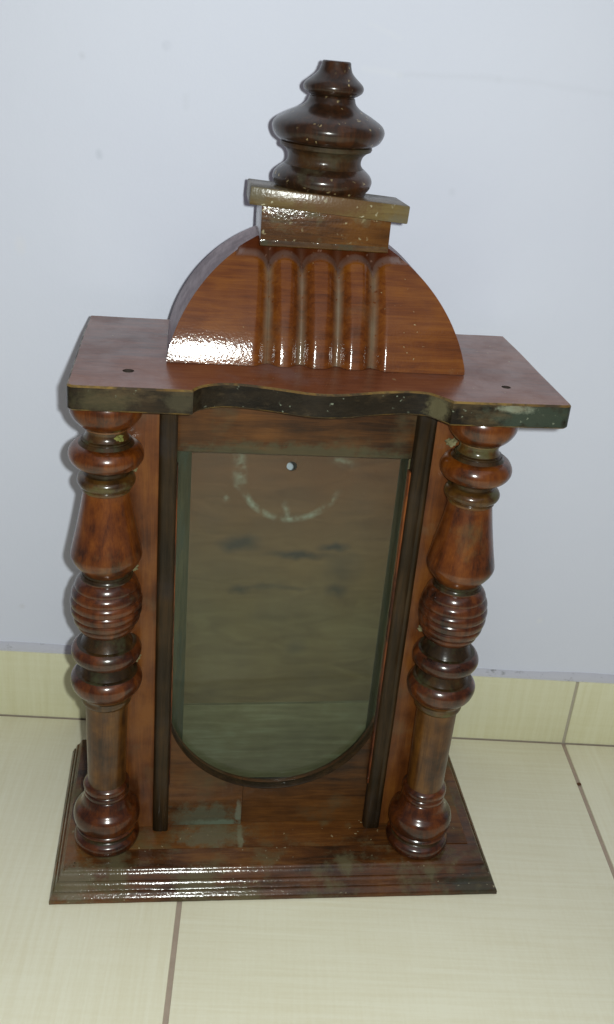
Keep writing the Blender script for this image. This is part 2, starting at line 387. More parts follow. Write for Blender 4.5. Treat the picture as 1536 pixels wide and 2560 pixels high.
def mat_wall():
    g = N('pale_lavender_wall_paint')
    soft = g.noise(g.mapping((1, 1, 1)), 3.2, 4, 0.6)
    roll = g.noise(g.mapping((1, 1, 1)), 420, 3, 0.6)
    col = g.mix(soft, (0.655, 0.690, 0.815), (0.715, 0.748, 0.850))
    # small scuffs and flecks
    v = g.voronoi(g.mapping((1, 1, 1), (0.2, 0, 0.13)), 11.0)
    spot = g.ramp(v, [(0.028, 1.0), (0.055, 0.0)])
    gate = g.ramp(g.noise(g.mapping((1, 1, 1), (5, 0, 2)), 6, 2), [(0.50, 0.0), (0.56, 1.0)])
    col = g.mix(g.math('MULTIPLY', g.math('MULTIPLY', spot, gate), 0.4), col, (0.30, 0.34, 0.42))
    v2 = g.voronoi(g.mapping((1, 1, 0.6), (0.7, 0, 0.9)), 7.0)
    col = g.mix(g.math('MULTIPLY', g.ramp(v2, [(0.02, 1.0), (0.05, 0.0)]), 0.35), col, (0.75, 0.75, 0.78))
    sx = g.t.nodes.new('ShaderNodeSeparateXYZ')
    g.t.links.new(g.tc.outputs['Object'], sx.inputs[0])
    wob = g.math('MULTIPLY', g.math('SUBTRACT', g.noise(g.mapping(), 38, 4, 0.6), 0.5), 0.006)
    WX, WZ = g.math('ADD', sx.outputs[0], wob), g.math('ADD', sx.outputs[2], wob)
    def seg(ax, az, bx, bz, w_):
        ux, uz = bx - ax, bz - az
        l2 = ux * ux + uz * uz
        dx, dz = g.math('SUBTRACT', WX, ax), g.math('SUBTRACT', WZ, az)
        hh = g.math('DIVIDE', g.math('ADD', g.math('MULTIPLY', dx, ux), g.math('MULTIPLY', dz, uz)), l2, True)
        ex = g.math('SUBTRACT', dx, g.math('MULTIPLY', hh, ux))
        ez = g.math('SUBTRACT', dz, g.math('MULTIPLY', hh, uz))
        return g.ramp(g.math('SQRT', g.math('ADD', g.math('MULTIPLY', ex, ex), g.math('MULTIPLY', ez, ez))), [(w_ * 0.4, 1.0), (w_, 0.0)])
    for q, c, amt in (((0.0464, 0.645, 0.0753, 0.6426, 0.0012), (0.82, 0.84, 0.86), 0.5), ((0.0753, 0.6426, 0.155, 0.6466, 0.0010), (0.52, 0.55, 0.62), 0.5),
                      ((0.155, 0.6466, 0.249, 0.6425, 0.0008), (0.52, 0.55, 0.62), 0.35), ((-0.1619, 0.566, -0.1612, 0.5635, 0.0016), (0.28, 0.34, 0.40), 0.75),
                      ((-0.1745, 0.637, -0.1742, 0.637, 0.0012), (0.35, 0.36, 0.38), 0.6), ((0.1293, 0.5584, 0.1293, 0.5564, 0.0013), (0.48, 0.52, 0.58), 0.6),
                      ((0.2784, 0.1475, 0.2792, 0.1478, 0.0018), (0.85, 0.85, 0.85), 0.8), ((-0.2427, 0.1303, -0.2423, 0.1300, 0.0016), (0.38, 0.34, 0.32), 0.6),
                      ((-0.0928, 0.614, -0.0924, 0.606, 0.0009), (0.50, 0.53, 0.60), 0.5), ((0.0492, 0.6771, 0.0721, 0.6691, 0.003), (0.80, 0.82, 0.84), 0.4)):
        col = g.mix(g.math('MULTIPLY', seg(*q), amt * 0.3), col, c)
    h = g.math('ADD', g.math('MULTIPLY', roll, 0.25), g.noise(g.mapping((1, 1, 1)), 45, 3, 0.5))
    g.set(Base_Color=col, Roughness=0.55, Normal=g.bump(h, 0.22, 0.0015))
    g.b.inputs['Specular IOR Level'].default_value = 0.35
    return g.m
M['wall'] = mat_wall()

def mat_tile(name, axis, tint=0.0):
    g = N(name)
    along = (2.2, 60, 60) if axis == 'x' else (60, 2.2, 60)
    if axis == 'z':
        along = (60, 60, 2.2)
    cross = {'x': (60, 3.0, 60), 'y': (3.0, 60, 60), 'z': (3.0, 60, 60)}[axis]
    obj_off = g.t.nodes.new('ShaderNodeObjectInfo')
    add = g.t.nodes.new('ShaderNodeVectorMath')
    add.operation = 'ADD'
    g.t.links.new(g.tc.outputs['Object'], add.inputs[0])
    g.t.links.new(obj_off.outputs['Location'], add.inputs[1])
    src = add.outputs[0]
    a = g.noise(g.mapping(along, (0.3, 0.1, 0), src=src), 4.2, 5, 0.6)
    b = g.noise(g.mapping(cross, (1.3, 0.5, 0), src=src), 4.6, 4, 0.6)
    fine = g.noise(g.mapping((1, 1, 1), src=src), 330, 2, 0.5)
    blot = g.noise(g.mapping((1, 1, 1), src=src), 8, 3, 0.55)
    k = g.math('ADD', g.math('MULTIPLY', a, 0.50), g.math('MULTIPLY', b, 0.22))
    k = g.math('ADD', k, g.math('MULTIPLY', fine, 0.12))
    k = g.math('ADD', k, g.math('MULTIPLY', blot, 0.22))
    lo, hi = (0.715, 0.682, 0.505), (0.770, 0.752, 0.592)
    if axis == 'z':
        lo, hi = (0.665, 0.650, 0.425), (0.720, 0.715, 0.510)
    col = g.ramp(k, [(0.42, lo), (0.62, hi)])
    g.set(Base_Color=col, Roughness=0.42, Normal=g.bump(a, 0.05, 0.0006))
    g.b.inputs['Specular IOR Level'].default_value = 0.4
    return g.m
M['tile_x'] = mat_tile('linen_tile_crosswise', 'x')
M['tile_y'] = mat_tile('linen_tile_lengthwise', 'y')
M['tile_z'] = mat_tile('linen_skirting_tile', 'z')

def mat_grout(name, a, b):
    g = N(name)
    n = g.noise(g.mapping(), 70, 5, 0.65)
    g.set(Base_Color=g.mix(n, a, b), Roughness=0.85, Normal=g.bump(g.noise(g.mapping(), 400, 3), 0.3, 0.001))
    return g.m
M['dust'] = mat_grout('yellow_dust_residue', (0.10, 0.085, 0.035), (0.22, 0.20, 0.10))
M['moss'] = mat_grout('green_dust_residue', (0.10, 0.10, 0.02), (0.20, 0.20, 0.045))
M['grout_pale'] = mat_grout('pale_skirting_grout', (0.36, 0.33, 0.26), (0.46, 0.42, 0.34))
M['grout'] = mat_grout('brown_floor_grout', (0.30, 0.235, 0.185), (0.43, 0.35, 0.28))

def mat_bead():
    g = N('dirty_skirting_bead')
    n = g.noise(g.mapping((1, 1, 2)), 90, 5, 0.7)
    d = g.ramp(n, [(0.58, 0.0), (0.74, 0.9)])
    col = g.mix(d, (0.52, 0.53, 0.59), (0.20, 0.21, 0.21))
    g.set(Base_Color=col, Roughness=0.8, Normal=g.bump(n, 0.5, 0.002))
    return g.m
M['bead'] = mat_bead()
M['crumb'] = mat_grout('brown_crumb', (0.05, 0.02, 0.01), (0.14, 0.06, 0.02))

# ------------------------------------------------------------------ mesh helpers
def link(name, bm, mats, parent=None, smooth=True, angle=38):
    bmesh.ops.recalc_face_normals(bm, faces=bm.faces[:])
    if smooth:
        for f in bm.faces:
            f.smooth = True
        for e in bm.edges:
            if len(e.link_faces) == 2 and e.calc_face_angle(0) > math.radians(angle):
                e.smooth = False
    me = bpy.data.meshes.new(name)
    bm.to_mesh(me)
    bm.free()
    if not isinstance(mats, (list, tuple)):
        mats = [mats]
    for k in mats:
        me.materials.append(M[k])
    o = bpy.data.objects.new(name, me)
    COL.objects.link(o)
    if parent is not None:
        o.parent = parent
    return o


def box(bm, x0, x1, y0, y1, z0, z1, bev=0.0, seg=2, mat=0):
    vs_ = [bm.verts.new(p) for p in ((x0, y0, z0), (x1, y0, z0), (x1, y1, z0), (x0, y1, z0),
                                     (x0, y0, z1), (x1, y0, z1), (x1, y1, z1), (x0, y1, z1))]
    fs = [bm.faces.new([vs_[i] for i in q]) for q in
          ((3, 2, 1, 0), (4, 5, 6, 7), (0, 1, 5, 4), (1, 2, 6, 5), (2, 3, 7, 6), (3, 0, 4, 7))]
    for f in fs:
        f.material_index = mat
    if bev > 0:
        es = list({e for f in fs for e in f.edges})
        bmesh.ops.bevel(bm, geom=es, offset=bev, segments=seg, affect='EDGES', profile=0.6)
    return vs_


def prism(bm, pts, y0, y1, mat=0):
    """outline in x,z extruded from y0 to y1"""
    a = [bm.verts.new((x, y0, z)) for x, z in pts]
    b = [bm.verts.new((x, y1, z)) for x, z in pts]
    n = len(pts)
    f = [bm.faces.new(a), bm.faces.new(b[::-1])]
    for i in range(n):
        j = (i + 1) % n
        f.append(bm.faces.new((a[i], b[i], b[j], a[j])))
    for q in f:
        q.material_index = mat


def lathe(bm, prof, axis0, axis1, z0, z1, seg=64, wob=0.0, seed=0):
    """prof: list of (z, r); the axis runs from axis0 at z0 to axis1 at z1"""
    rnd = random.Random(seed)
    rings = []
    ph = [rnd.uniform(0, 6.28) for _ in range(4)]
    for z, r in prof:
        f = (z - z0) / (z1 - z0)
        cx = axis0[0] + (axis1[0] - axis0[0]) * f
        cy = axis0[1] + (axis1[1] - axis0[1]) * f
        ring = []
        for i in range(seg):
            a = 2 * math.pi * i / seg
            rr = r * (1 + wob * math.sin(2 * a + ph[0] + z * 40) + wob * 0.6 * math.sin(5 * a + ph[1] + z * 90))
            ring.append(bm.verts.new((cx + rr * math.cos(a), cy + rr * math.sin(a), z)))
        rings.append(ring)
    for k in range(len(rings) - 1):
        for i in range(seg):
            j = (i + 1) % seg
            bm.faces.new((rings[k][i], rings[k][j], rings[k + 1][j], rings[k + 1][i]))
    bm.faces.new(rings[0][::-1])
    bm.faces.new(rings[-1])


def bulge(z0, r0, z1, r1, rmax, n=12, power=0.55):
    """a turned ring: from (z0,r0) swelling to rmax and back to (z1,r1)"""
    out = []
    for i in range(n + 1):
        t = i / n
        base = r0 + (r1 - r0) * t
        s = math.sin(math.pi * t) ** power if 0 < t < 1 else 0.0
        out.append((z0 + (z1 - z0) * t, base + (rmax - base) * s))
    return out


def smoothline(pts, n=5):
    """Catmull-Rom through pts"""
    out = []
    P = [pts[0]] + list(pts) + [pts[-1]]
    for i in range(1, len(P) - 2):
        for k in range(n):
            t = k / n
            q = []
            for c in range(2):
                a, b, d, e = P[i - 1][c], P[i][c], P[i + 1][c], P[i + 2][c]
                q.append(0.5 * (2 * b + (d - a) * t + (2 * a - 5 * b + 4 * d - e) * t * t + (3 * b - a - 3 * d + e) * t ** 3))
            out.append(tuple(q))
    out.append(pts[-1])
    return out

# ------------------------------------------------------------------ the room corner
XA, TILE, GAP = -0.0602, 0.3905, 0.0042
SK = 0.080

bm = bmesh.new()
box(bm, -1.4, 1.75, -1.6, 0.10, -0.05, -0.0016)
floor = link('floor', bm, 'grout', smooth=False)
floor['kind'] = 'structure'
floor['label'] = 'brown grout bed under the pale tiled floor'

tile_me = {}
for key in ('tile_x', 'tile_y'):
    bm = bmesh.new()
    h = TILE / 2 - GAP / 2
    box(bm, -h, h, -h, h, -0.009, 0.0, bev=0.0009, seg=2)
    o = link('tile_src', bm, key)
    tile_me[key] = o.data
    bpy.data.objects.remove(o)
for j in range(3):
    for i in range(-3, 4):
        key = 'tile_x' if (i + j) % 2 == 0 else 'tile_y'
        t = bpy.data.objects.new('tile', tile_me[key])
        t.location = (XA + (i + 0.5) * TILE, -(j + 0.5) * TILE + 0.0012, 0)
        t.parent = floor
        COL.objects.link(t)

bm = bmesh.new()
box(bm, -1.4, 1.75, 0.0075, 0.10, -0.04, 2.0)
wall = link('wall', bm, 'wall', smooth=False)
wall['kind'] = 'structure'

# skirting: backing, a tile for each floor tile, and the grey bead on top
bm = bmesh.new()
box(bm, -1.4, 1.75, 0.0018, 0.0085, -0.0012, SK - 0.0012)
skirt = link('skirting', bm, 'grout_pale', smooth=False)
skirt['kind'] = 'structure'
bm = bmesh.new()
h = TILE / 2 - 0.0017
box(bm, -h, h, 0.0, 0.0070, 0.0011, SK, bev=0.0006)
sk_o = link('tile_src', bm, 'tile_z')
sk_me = sk_o.data
bpy.data.objects.remove(sk_o)
for i in range(-3, 4):
    t = bpy.data.objects.new('tile', sk_me)
    t.location = (XA + (i + 0.5) * TILE, 0, 0)
    t.parent = skirt
    COL.objects.link(t)
bm = bmesh.new()
n = 420
rows = []
for i in range(n + 1):
    x = -1.39 + 3.12 * i / n
    jz = 0.0012 * math.sin(x * 31) * math.sin(x * 13 + 1) + random.uniform(-0.0002, 0.0002)
    rows.append([bm.verts.new((x, y, z)) for y, z in ((0.0016, SK - 0.0004), (0.0020, SK + 0.0016), (0.0045, SK + 0.0048 + jz),
                                                       (0.0074, SK + 0.0066 + jz), (0.0090, SK + 0.0070 + jz), (0.0090, SK - 0.0004))])
for a, b in zip(rows, rows[1:]):
    for k in range(6):
        l = (k + 1) % 6
        bm.faces.new((a[k], a[l], b[l], b[k]))
bead = link('grout_bead', bm, 'bead', parent=skirt)

# ------------------------------------------------------------------ the clock case
ZB = 0.0188        # top of the base
ZP = 0.4469        # top of the top board
YF = -0.1226       # front of the case
YBK = -0.060       # back board inside
DC = -0.0117       # middle of the door

clock = bpy.data.objects.new('clock_case', None)
clock.location = (0.0122, -0.0407, 0.0002)
clock.rotation_euler = (0, 0, 0.0831)
clock.scale = (1, 1, 1.0026)
COL.objects.link(clock)
clock['label'] = 'old varnished wooden clock case with turned columns, domed pediment and finial'
clock['category'] = 'clock case'

# --- base moulding: a profile swept round left, front and right, mitred
BX, WB, DB = -0.0040, 0.1920, 0.1900
prof = [(0.0, 0.0004), (0.0, 0.0034), (0.04, 0.0046), (0.10, 0.0056), (0.17, 0.0068), (0.21, 0.0076), (0.26, 0.0079), (0.30, 0.0077),
        (0.33, 0.0082), (0.40, 0.0105), (0.47, 0.0122), (0.52, 0.0129), (0.57, 0.0130), (0.60, 0.0127), (0.63, 0.0131),
        (0.74, 0.0142), (0.84, 0.0158), (0.88, 0.0170), (0.92, 0.0181), (0.98, 0.0187), (1.04, 0.0188), (1.95, 0.0188), (1.95, 0.0004)]
def base_piece(side):
    bm = bmesh.new()
    sw, fw = 0.0102, 0.0214
    rows = []
    if side == 'front':
        for u in [i / 60 for i in range(61)]:
            row = []
            for o_, z in prof:
                so, fo = o_ * sw, o_ * fw
                x0, x1 = BX - WB + so, BX + WB - so
                row.append(bm.verts.new((x0 + (x1 - x0) * u, -DB + fo + random.uniform(-.00012, .00012), z)))
            rows.append(row)
    else:
        s = -1 if side == 'left' else 1
        for u in [i / 30 for i in range(31)]:
            row = []
            for o_, z in prof:
                so, fo = o_ * sw, o_ * fw
                y0 = -DB + fo
                row.append(bm.verts.new((BX + s * (WB - so), y0 + (0.0 - y0) * u, z)))
            rows.append(row)
    k = len(prof)
    for a, b in zip(rows, rows[1:]):
        for i in range(k):
            j = (i + 1) % k
            bm.faces.new((a[i], a[j], b[j], b[i]))
    bm.faces.new(rows[0])
    bm.faces.new(rows[-1][::-1])
    return link('base_moulding', bm, 'base_mould', clock, angle=50)
for s in ('front', 'left', 'right'):
    base_piece(s)
bm = bmesh.new()
box(bm, BX - WB + 0.0185, BX + WB - 0.0185, -0.1484, -0.0012, 0.0008, ZB + 0.0009, bev=0.0006)
link('base_board', bm, 'base_top', clock)
# splintered pale wood at the open front mitre
bm = bmesh.new()
for k in range(5):
    x, y = -0.1858 + 0.0022 * k + random.uniform(-.0006, .0006), -0.1700 + 0.0016 * k
    a = [bm.verts.new((x + random.uniform(-.0016, .0016), y + random.uniform(-.0012, .0012), 0.0180 + z)) for z in (0, 0.0012, 0.0004, 0.0026)]
    for q in ((0, 1, 2), (0, 1, 3), (1, 2, 3), (0, 2, 3)):
        bm.faces.new([a[i] for i in q])
link('mitre_splinter', bm, 'worn_gold', clock, smooth=False)

# --- case carcass
XL, XR = -0.147, 0.1235
for x0, x1 in ((XL, XL + 0.012), (XR - 0.012, XR)):
    bm = bmesh.new()
    box(bm, x0, x1, YF + 0.016, -0.0005, ZB + 0.001, ZP - 0.018, bev=0.0008)
    link('side_panel', bm, 'stile', clock)
SL0, SL1 = -0.1133, -0.1000      # black strips
SR0, SR1 = 0.0768, 0.0912
for x0, x1 in ((XL, SL0 + 0.0015), (SR1 - 0.0015, XR)):
    bm = bmesh.new()
    box(bm, x0, x1, YF, YF + 0.0158, ZB + 0.001, ZP - 0.018, bev=0.0008)
    link('stile', bm, 'stile', clock)
YD_IN = YF + 0.0145
# liners of the box (they close in a little towards the back)
for xf, xb, s in ((SL1 - 0.0012, -0.0882, -1), (SR0 + 0.0012, 0.0832, 1)):
    bm = bmesh.new()
    t_ = 0.006 * s
    pts = [(xf, YF + 0.013), (xb, YBK + 0.001), (xb + t_, YBK + 0.001), (xf + t_, YF + 0.013)]
    lo = [bm.verts.new((x, y, ZB + 0.001)) for x, y in pts]
    hi = [bm.verts.new((x, y, ZP - 0.018)) for x, y in pts]
    bm.faces.new(lo); bm.faces.new(hi[::-1])
    for i in range(4):
        j = (i + 1) % 4
        bm.faces.new((lo[i], hi[i], hi[j], lo[j]))
    link('inner_liner', bm, 'inner', clock)

# back board with the arbor hole, and the lower board
def plate_with_holes(outline, holes, fn, bm, seg=20):
    """triangulated flat face in (a,b) with round holes; fn maps to 3-D. returns outline verts, hole loops"""
    es = []
    ov = [bm.verts.new(fn(a, b)) for a, b in outline]
    for i in range(len(ov)):
        es.append(bm.edges.new((ov[i], ov[(i + 1) % len(ov)])))
    loops = []
    for (ca, cb, r) in holes:
        lv = [bm.verts.new(fn(ca + r * math.cos(2 * math.pi * i / seg), cb + r * math.sin(2 * math.pi * i / seg))) for i in range(seg)]
        for i in range(seg):
            es.append(bm.edges.new((lv[i], lv[(i + 1) % seg])))
        loops.append(lv)
    r_ = bmesh.ops.triangle_fill(bm, edges=es, use_beauty=True)
    return ov, loops

bm = bmesh.new()
crack = [(-0.1, 0.1075), (-0.05, 0.1082), (0.0, 0.1094), (0.05, 0.1105), (0.10, 0.1120)]
outl = crack + [(0.10, 0.4285), (-0.1, 0.4285)]
ov, lp = plate_with_holes(outl, [(-0.0068, 0.3458, 0.0043)], lambda a, b: (a, YBK, b), bm)
bv = [bm.verts.new((v.co.x, YBK + 0.002, v.co.z)) for v in ov]
for i in range(len(ov)):
    j = (i + 1) % len(ov)
    bm.faces.new((ov[i], bv[i], bv[j], ov[j]))
hb = [bm.verts.new((v.co.x, YBK + 0.002, v.co.z)) for v in lp[0]]
for i in range(len(hb)):
    j = (i + 1) % len(hb)
    bm.faces.new((lp[0][i], lp[0][j], hb[j], hb[i]))
backb = link('back_board', bm, 'back', clock, smooth=False)
bm = bmesh.new()
prism(bm, [(-0.1, ZB + 0.0012), (0.1, ZB + 0.0012), (0.1, 0.1098), (0.05, 0.1084), (0, 0.1074), (-0.05, 0.1065), (-0.1, 0.1063)], YBK - 0.0004, YBK + 0.0075)
link('lower_back_board', bm, 'back_low', clock, smooth=False)

bm = bmesh.new()
box(bm, SL1 + 0.004, SR0 - 0.001, YD_IN, YBK - 0.0006, ZB + 0.0012, ZB + 0.0028)
link('inner_floor', bm, 'hole', clock, smooth=False)  # added dark sheet, shade behind the arched rail put into its colour
# --- door: top rail, arched bottom rail in two pieces, glass
YD = YF + 0.0030
bm = bmesh.new()
box(bm, SL1 - 0.003, SR0 + 0.003, YD, YD + 0.011, 0.3805, ZP - 0.0178, bev=0.0012)
link('door_rail', bm, 'rail', clock)
R_ARC, C_ARC, Z_ARC = 0.0915, DC, 0.0612 + 0.0915
def arcz(x):
    return Z_ARC - math.sqrt(max(0.0, R_ARC ** 2 - (x - C_ARC) ** 2))
XS = -0.0350
def rail_piece(x0, x1, yoff, key):
    bm = bmesh.new()
    n_ = 26
    top = [(x0 + (x1 - x0) * i / n_, arcz(x0 + (x1 - x0) * i / n_)) for i in range(n_ + 1)]
    pts = [(x0, ZB + 0.0012), (x1, ZB + 0.0012)] + top[::-1]
    prism(bm, pts, YD + yoff, YD + 0.011)
    return link('door_spandrel', bm, key, clock, smooth=False)
rail_piece(SL1 - 0.001, XS, -0.0012, 'rail_patch')
rail_piece(XS + 0.0004, SR0 + 0.001, 0.0014, 'rail')
bm = bmesh.new()
prism(bm, [(XS + 0.0006, 0.0470), (0.0045, 0.0470), (0.0045, arcz(0.0045) - 0.0008), (-0.012, arcz(-0.012) - 0.0008), (-0.024, arcz(-0.024) - 0.0008), (XS + 0.0006, arcz(XS + 0.0006) - 0.0008)], YD + 0.0006, YD + 0.004)
link('door_middle_block', bm, 'rail', clock, smooth=False)
# dark bead along the arch
bm = bmesh.new()
rows = []
xs = [SL1 + 0.0004 + (SR0 - SL1 - 0.0008) * i / 60 for i in range(61)]
for x in xs:
    z = arcz(x)
    nx, nz = (C_ARC - x) / R_ARC, (Z_ARC - z) / R_ARC
    rows.append([bm.verts.new((x + nx * a, YD + b, z + nz * a)) for a, b in
                 ((-0.0006, -0.0012), (0.0002, -0.0015), (0.0010, -0.0006), (0.0013, 0.0030), (0.0006, 0.0060), (-0.0008, 0.0040))])
for a, b in zip(rows, rows[1:]):
    for k in range(6):
        l = (k + 1) % 6
        bm.faces.new((a[k], a[l], b[l], b[k]))
bm.faces.new(rows[0]); bm.faces.new(rows[-1][::-1])
link('arch_bead', bm, 'strip', clock)
# glass pane
bm = bmesh.new()
n_ = 40
xg = [SL1 - 0.0005 + (SR0 - SL1 + 0.001) * i / n_ for i in range(n_ + 1)]
prism(bm, [(x, arcz(x) - 0.003) for x in xg] + [(xg[-1], 0.384), (xg[0], 0.384)], YD + 0.0075, YD + 0.0095)
link('glass_pane', bm, 'glass', clock, smooth=False)

# --- black mouldings beside the door, with the rubbed red inner edge
for x0, x1, inner in ((SL0, SL1, 1), (SR0, SR1, -1)):
    bm = bmesh.new()
    W_ = x1 - x0
    pr = [(0, 0.004), (0, -0.0035), (0.10, -0.0052), (0.25, -0.0058), (0.56, -0.0061), (0.64, -0.0055), (0.70, -0.0055), (0.78, -0.0059),
          (0.86, -0.0057), (0.94, -0.0050), (1, -0.0035), (1, 0.004)]
    rows = []
    for i in range(41):
        z = ZB + 0.001 + (ZP - 0.0185 - ZB - 0.001) * i / 40
        rows.append([bm.verts.new((x0 + a * W_, YF + b + 0.00015 * math.sin(z * 60 + a * 3), z)) for a, b in pr])
    for a, b in zip(rows, rows[1:]):
        for k in range(len(pr)):
            l = (k + 1) % len(pr)
            bm.faces.new((a[k], a[l], b[l], b[k]))
    bm.faces.new(rows[0]); bm.faces.new(rows[-1][::-1])
    st = link('black_moulding', bm, 'strip', clock, angle=50)
    bm = bmesh.new()
    xe = x1 if inner > 0 else x0
    ea, eb = (xe + 0.0001, xe + 0.0009) if inner > 0 else (xe - 0.0014, xe - 0.0001)
    box(bm, ea, eb, YF - 0.0030, YF + 0.004, 0.070, 0.372, bev=0.0004)
    e_ = link('rubbed_edge', bm, 'red_edge', st)

# --- top board: serpentine front, rounded corners, drilled holes
PW, PD, PT = 0.1736, 0.1730, 0.0176
front = [(-0.0905, -0.1732), (-0.0890, -0.1690), (-0.0850, -0.1635), (-0.0797, -0.1598), (-0.0735, -0.1570), (-0.0676, -0.1557), (-0.0600, -0.1558), (-0.0511, -0.1573),
         (-0.0400, -0.1602), (-0.0289, -0.1636), (-0.0142, -0.1684), (0.0007, -0.1702), (0.0163, -0.1675), (0.0327, -0.1618),
         (0.0490, -0.1577), (0.0610, -0.1560), (0.0713, -0.1570), (0.0765, -0.1605), (0.0805, -0.1655), (0.0850, -0.1705), (0.0872, -0.1740)]
fr = smoothline(front, 3)
outline = [(-PW, 0.0)]
outline = []
back = []
for i in range(25):
    x = PW - 0.001 - (2 * PW - 0.002) * i / 24
    jig = random.uniform(-0.0009, 0.0006) if x > 0.10 else random.uniform(-0.0003, 0.0003)
    back.append((x, jig))
def corner(cx, cy, r, a0, a1, n=5):
    return [(cx + r * math.cos(math.radians(a0 + (a1 - a0) * i / n)), cy + r * math.sin(math.radians(a0 + (a1 - a0) * i / n))) for i in range(n + 1)]
rc = 0.0055
outline = corner(-PW + rc, -PD + rc, rc, 180, 270) + [(-0.15, -PD - 0.0002), (-0.12, -PD - 0.0002)] + fr + [(0.115, -PD - 0.0011), (0.145, -PD - 0.0006)] + \
    corner(PW - rc, -PD + rc, rc, 270, 360) + [(PW - 0.0003, -0.10), (PW + 0.0002, -0.05)] + back + [(-PW, -0.05), (-PW, -0.10)]
def inset(poly, d):
    out = []
    n = len(poly)
    for i in range(n):
        a, b, c = Vector(poly[i - 1]), Vector(poly[i]), Vector(poly[(i + 1) % n])
        t1 = (b - a).normalized() if (b - a).length > 1e-9 else Vector((0, 0))
        t2 = (c - b).normalized() if (c - b).length > 1e-9 else Vector((0, 0))
        t = (t1 + t2)
        t = t.normalized() if t.length > 1e-6 else t1
        out.append((b.x - t.y * d, b.y + t.x * d))
    return out
bm = bmesh.new()
ins = inset(outline, 0.0013)
ov, lps = plate_with_holes(ins, [(-0.1350, -0.1375, 0.0040), (0.1350, -0.1375, 0.0034)], lambda a, b: (a, b, ZP), bm)
for f in bm.faces:
    f.material_index = 0
def ring(poly, z):
    return [bm.verts.new((a, b, z)) for a, b in poly]
r1 = ring(outline, ZP - 0.0013)
r2 = ring(outline, ZP - PT + 0.0012)
r3 = ring(inset(outline, 0.0012), ZP - PT)
n = len(outline)
for A, B, mi in ((ov, r1, 2), (r1, r2, 1), (r2, r3, 2)):
    for i in range(n):
        j = (i + 1) % n
        f = bm.faces.new((A[i], B[i], B[j], A[j]))
        f.material_index = mi
es = [bm.edges.get((r3[i], r3[(i + 1) % n])) for i in range(n)]
g_ = bmesh.ops.triangle_fill(bm, edges=es, use_beauty=True)
for f in g_['geom']:
    if isinstance(f, bmesh.types.BMFace):
        f.material_index = 0
for lv in lps:
    hb = [bm.verts.new((v.co.x, v.co.y, ZP - 0.011)) for v in lv]
    for i in range(len(lv)):
        j = (i + 1) % len(lv)
        f = bm.faces.new((lv[i], lv[j], hb[j], hb[i]))
        f.material_index = 3
    f = bm.faces.new(hb)
    f.material_index = 3
top = link('top_board', bm, ['plate_top', 'plate_edge', 'worn_gold', 'hole'], clock, angle=25)

# --- domed pediment: half disc whose carved front leans back, reeded in the middle
RD, CD_ = 0.1118, -0.0200
Z0 = ZP + 0.0004
grooves = (-0.0375, -0.0130, 0.0140, 0.0400)
def arch(x):
    return Z0 + CD_ + math.sqrt(max(0.0, RD * RD - x * x))
RP = 0.175
t0 = math.radians(14.5)
def recess(z):
    h = min(z - Z0, 0.095)
    s = math.sin(t0) + h / RP
    return RP * (math.cos(t0) - math.sqrt(1 - s * s))
FR = {}
def front_y(x, z):
    cut = 0.0
    y = -0.1150 + recess(z)
    h = z - Z0
    d = 0.0
    # reeds swell between the grooves, grooves are U shaped
    for i, g in enumerate(grooves):
        a = abs(x - g)
        wv = 0.0105
        if a < wv:
            d = max(d, 0.0064 * (0.5 + 0.5 * math.cos(math.pi * a / wv)) ** 1.25)
    for a, b in zip(grooves, grooves[1:]):
        if a < x < b:
            s = (x - a) / (b - a) * 2 - 1
            d += 0.0012 * (s * s)
    # arched ends of the carved panels near the top, beyond them the ground is cut back
    lim = (-0.0615, ) + grooves + (0.064, )
    for a, b in zip(lim, lim[1:]):
        if a <= x <= b:
            s = (x - (a + b) / 2) / ((b - a) / 2)
            if a == lim[0]:
                s = max(0.0, s)
            if b == lim[-1]:
                s = min(0.0, s)
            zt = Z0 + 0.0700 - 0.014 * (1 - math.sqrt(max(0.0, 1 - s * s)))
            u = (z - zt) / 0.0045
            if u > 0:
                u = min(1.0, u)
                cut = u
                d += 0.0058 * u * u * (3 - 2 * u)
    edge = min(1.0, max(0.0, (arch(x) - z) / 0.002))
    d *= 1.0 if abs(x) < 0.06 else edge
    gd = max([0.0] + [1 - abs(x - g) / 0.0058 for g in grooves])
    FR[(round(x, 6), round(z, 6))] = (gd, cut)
    return y + d
bm = bmesh.new()
NX, NZ = 260, 110
XM = 0.1094
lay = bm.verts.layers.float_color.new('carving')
grid = []
for i in range(NX + 1):
    x = -XM + 2 * XM * i / NX
    za = arch(x)
    grid.append([bm.verts.new((x, front_y(x, Z0 + (za - Z0) * (k / NZ)), Z0 + (za - Z0) * (k / NZ))) for k in range(NZ + 1)])
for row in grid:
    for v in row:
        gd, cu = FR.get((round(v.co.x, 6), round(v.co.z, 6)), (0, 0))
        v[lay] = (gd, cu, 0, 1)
for i in range(NX):
    for k in range(NZ):
        bm.faces.new((grid[i][k], grid[i + 1][k], grid[i + 1][k + 1], grid[i][k + 1]))
YDB = -0.0240
NB = 8
bands = []
for i in range(NX + 1):
    v0 = grid[i][NZ]
    bands.append([v0] + [bm.verts.new((v0.co.x, v0.co.y + (YDB - v0.co.y) * (k / NB), v0.co.z)) for k in range(1, NB + 1)])
bot = [bm.verts.new((g[0].co.x, YDB, Z0)) for g in grid]
for i in range(NX):
    for k in range(NB):
        f = bm.faces.new((bands[i][k], bands[i + 1][k], bands[i + 1][k + 1], bands[i][k + 1]))
        f.material_index = 1
    f = bm.faces.new((bands[i][NB], bands[i + 1][NB], bot[i + 1], bot[i])); f.material_index = 1
    f = bm.faces.new((grid[i][0], grid[i + 1][0], bot[i + 1], bot[i])); f.material_index = 1
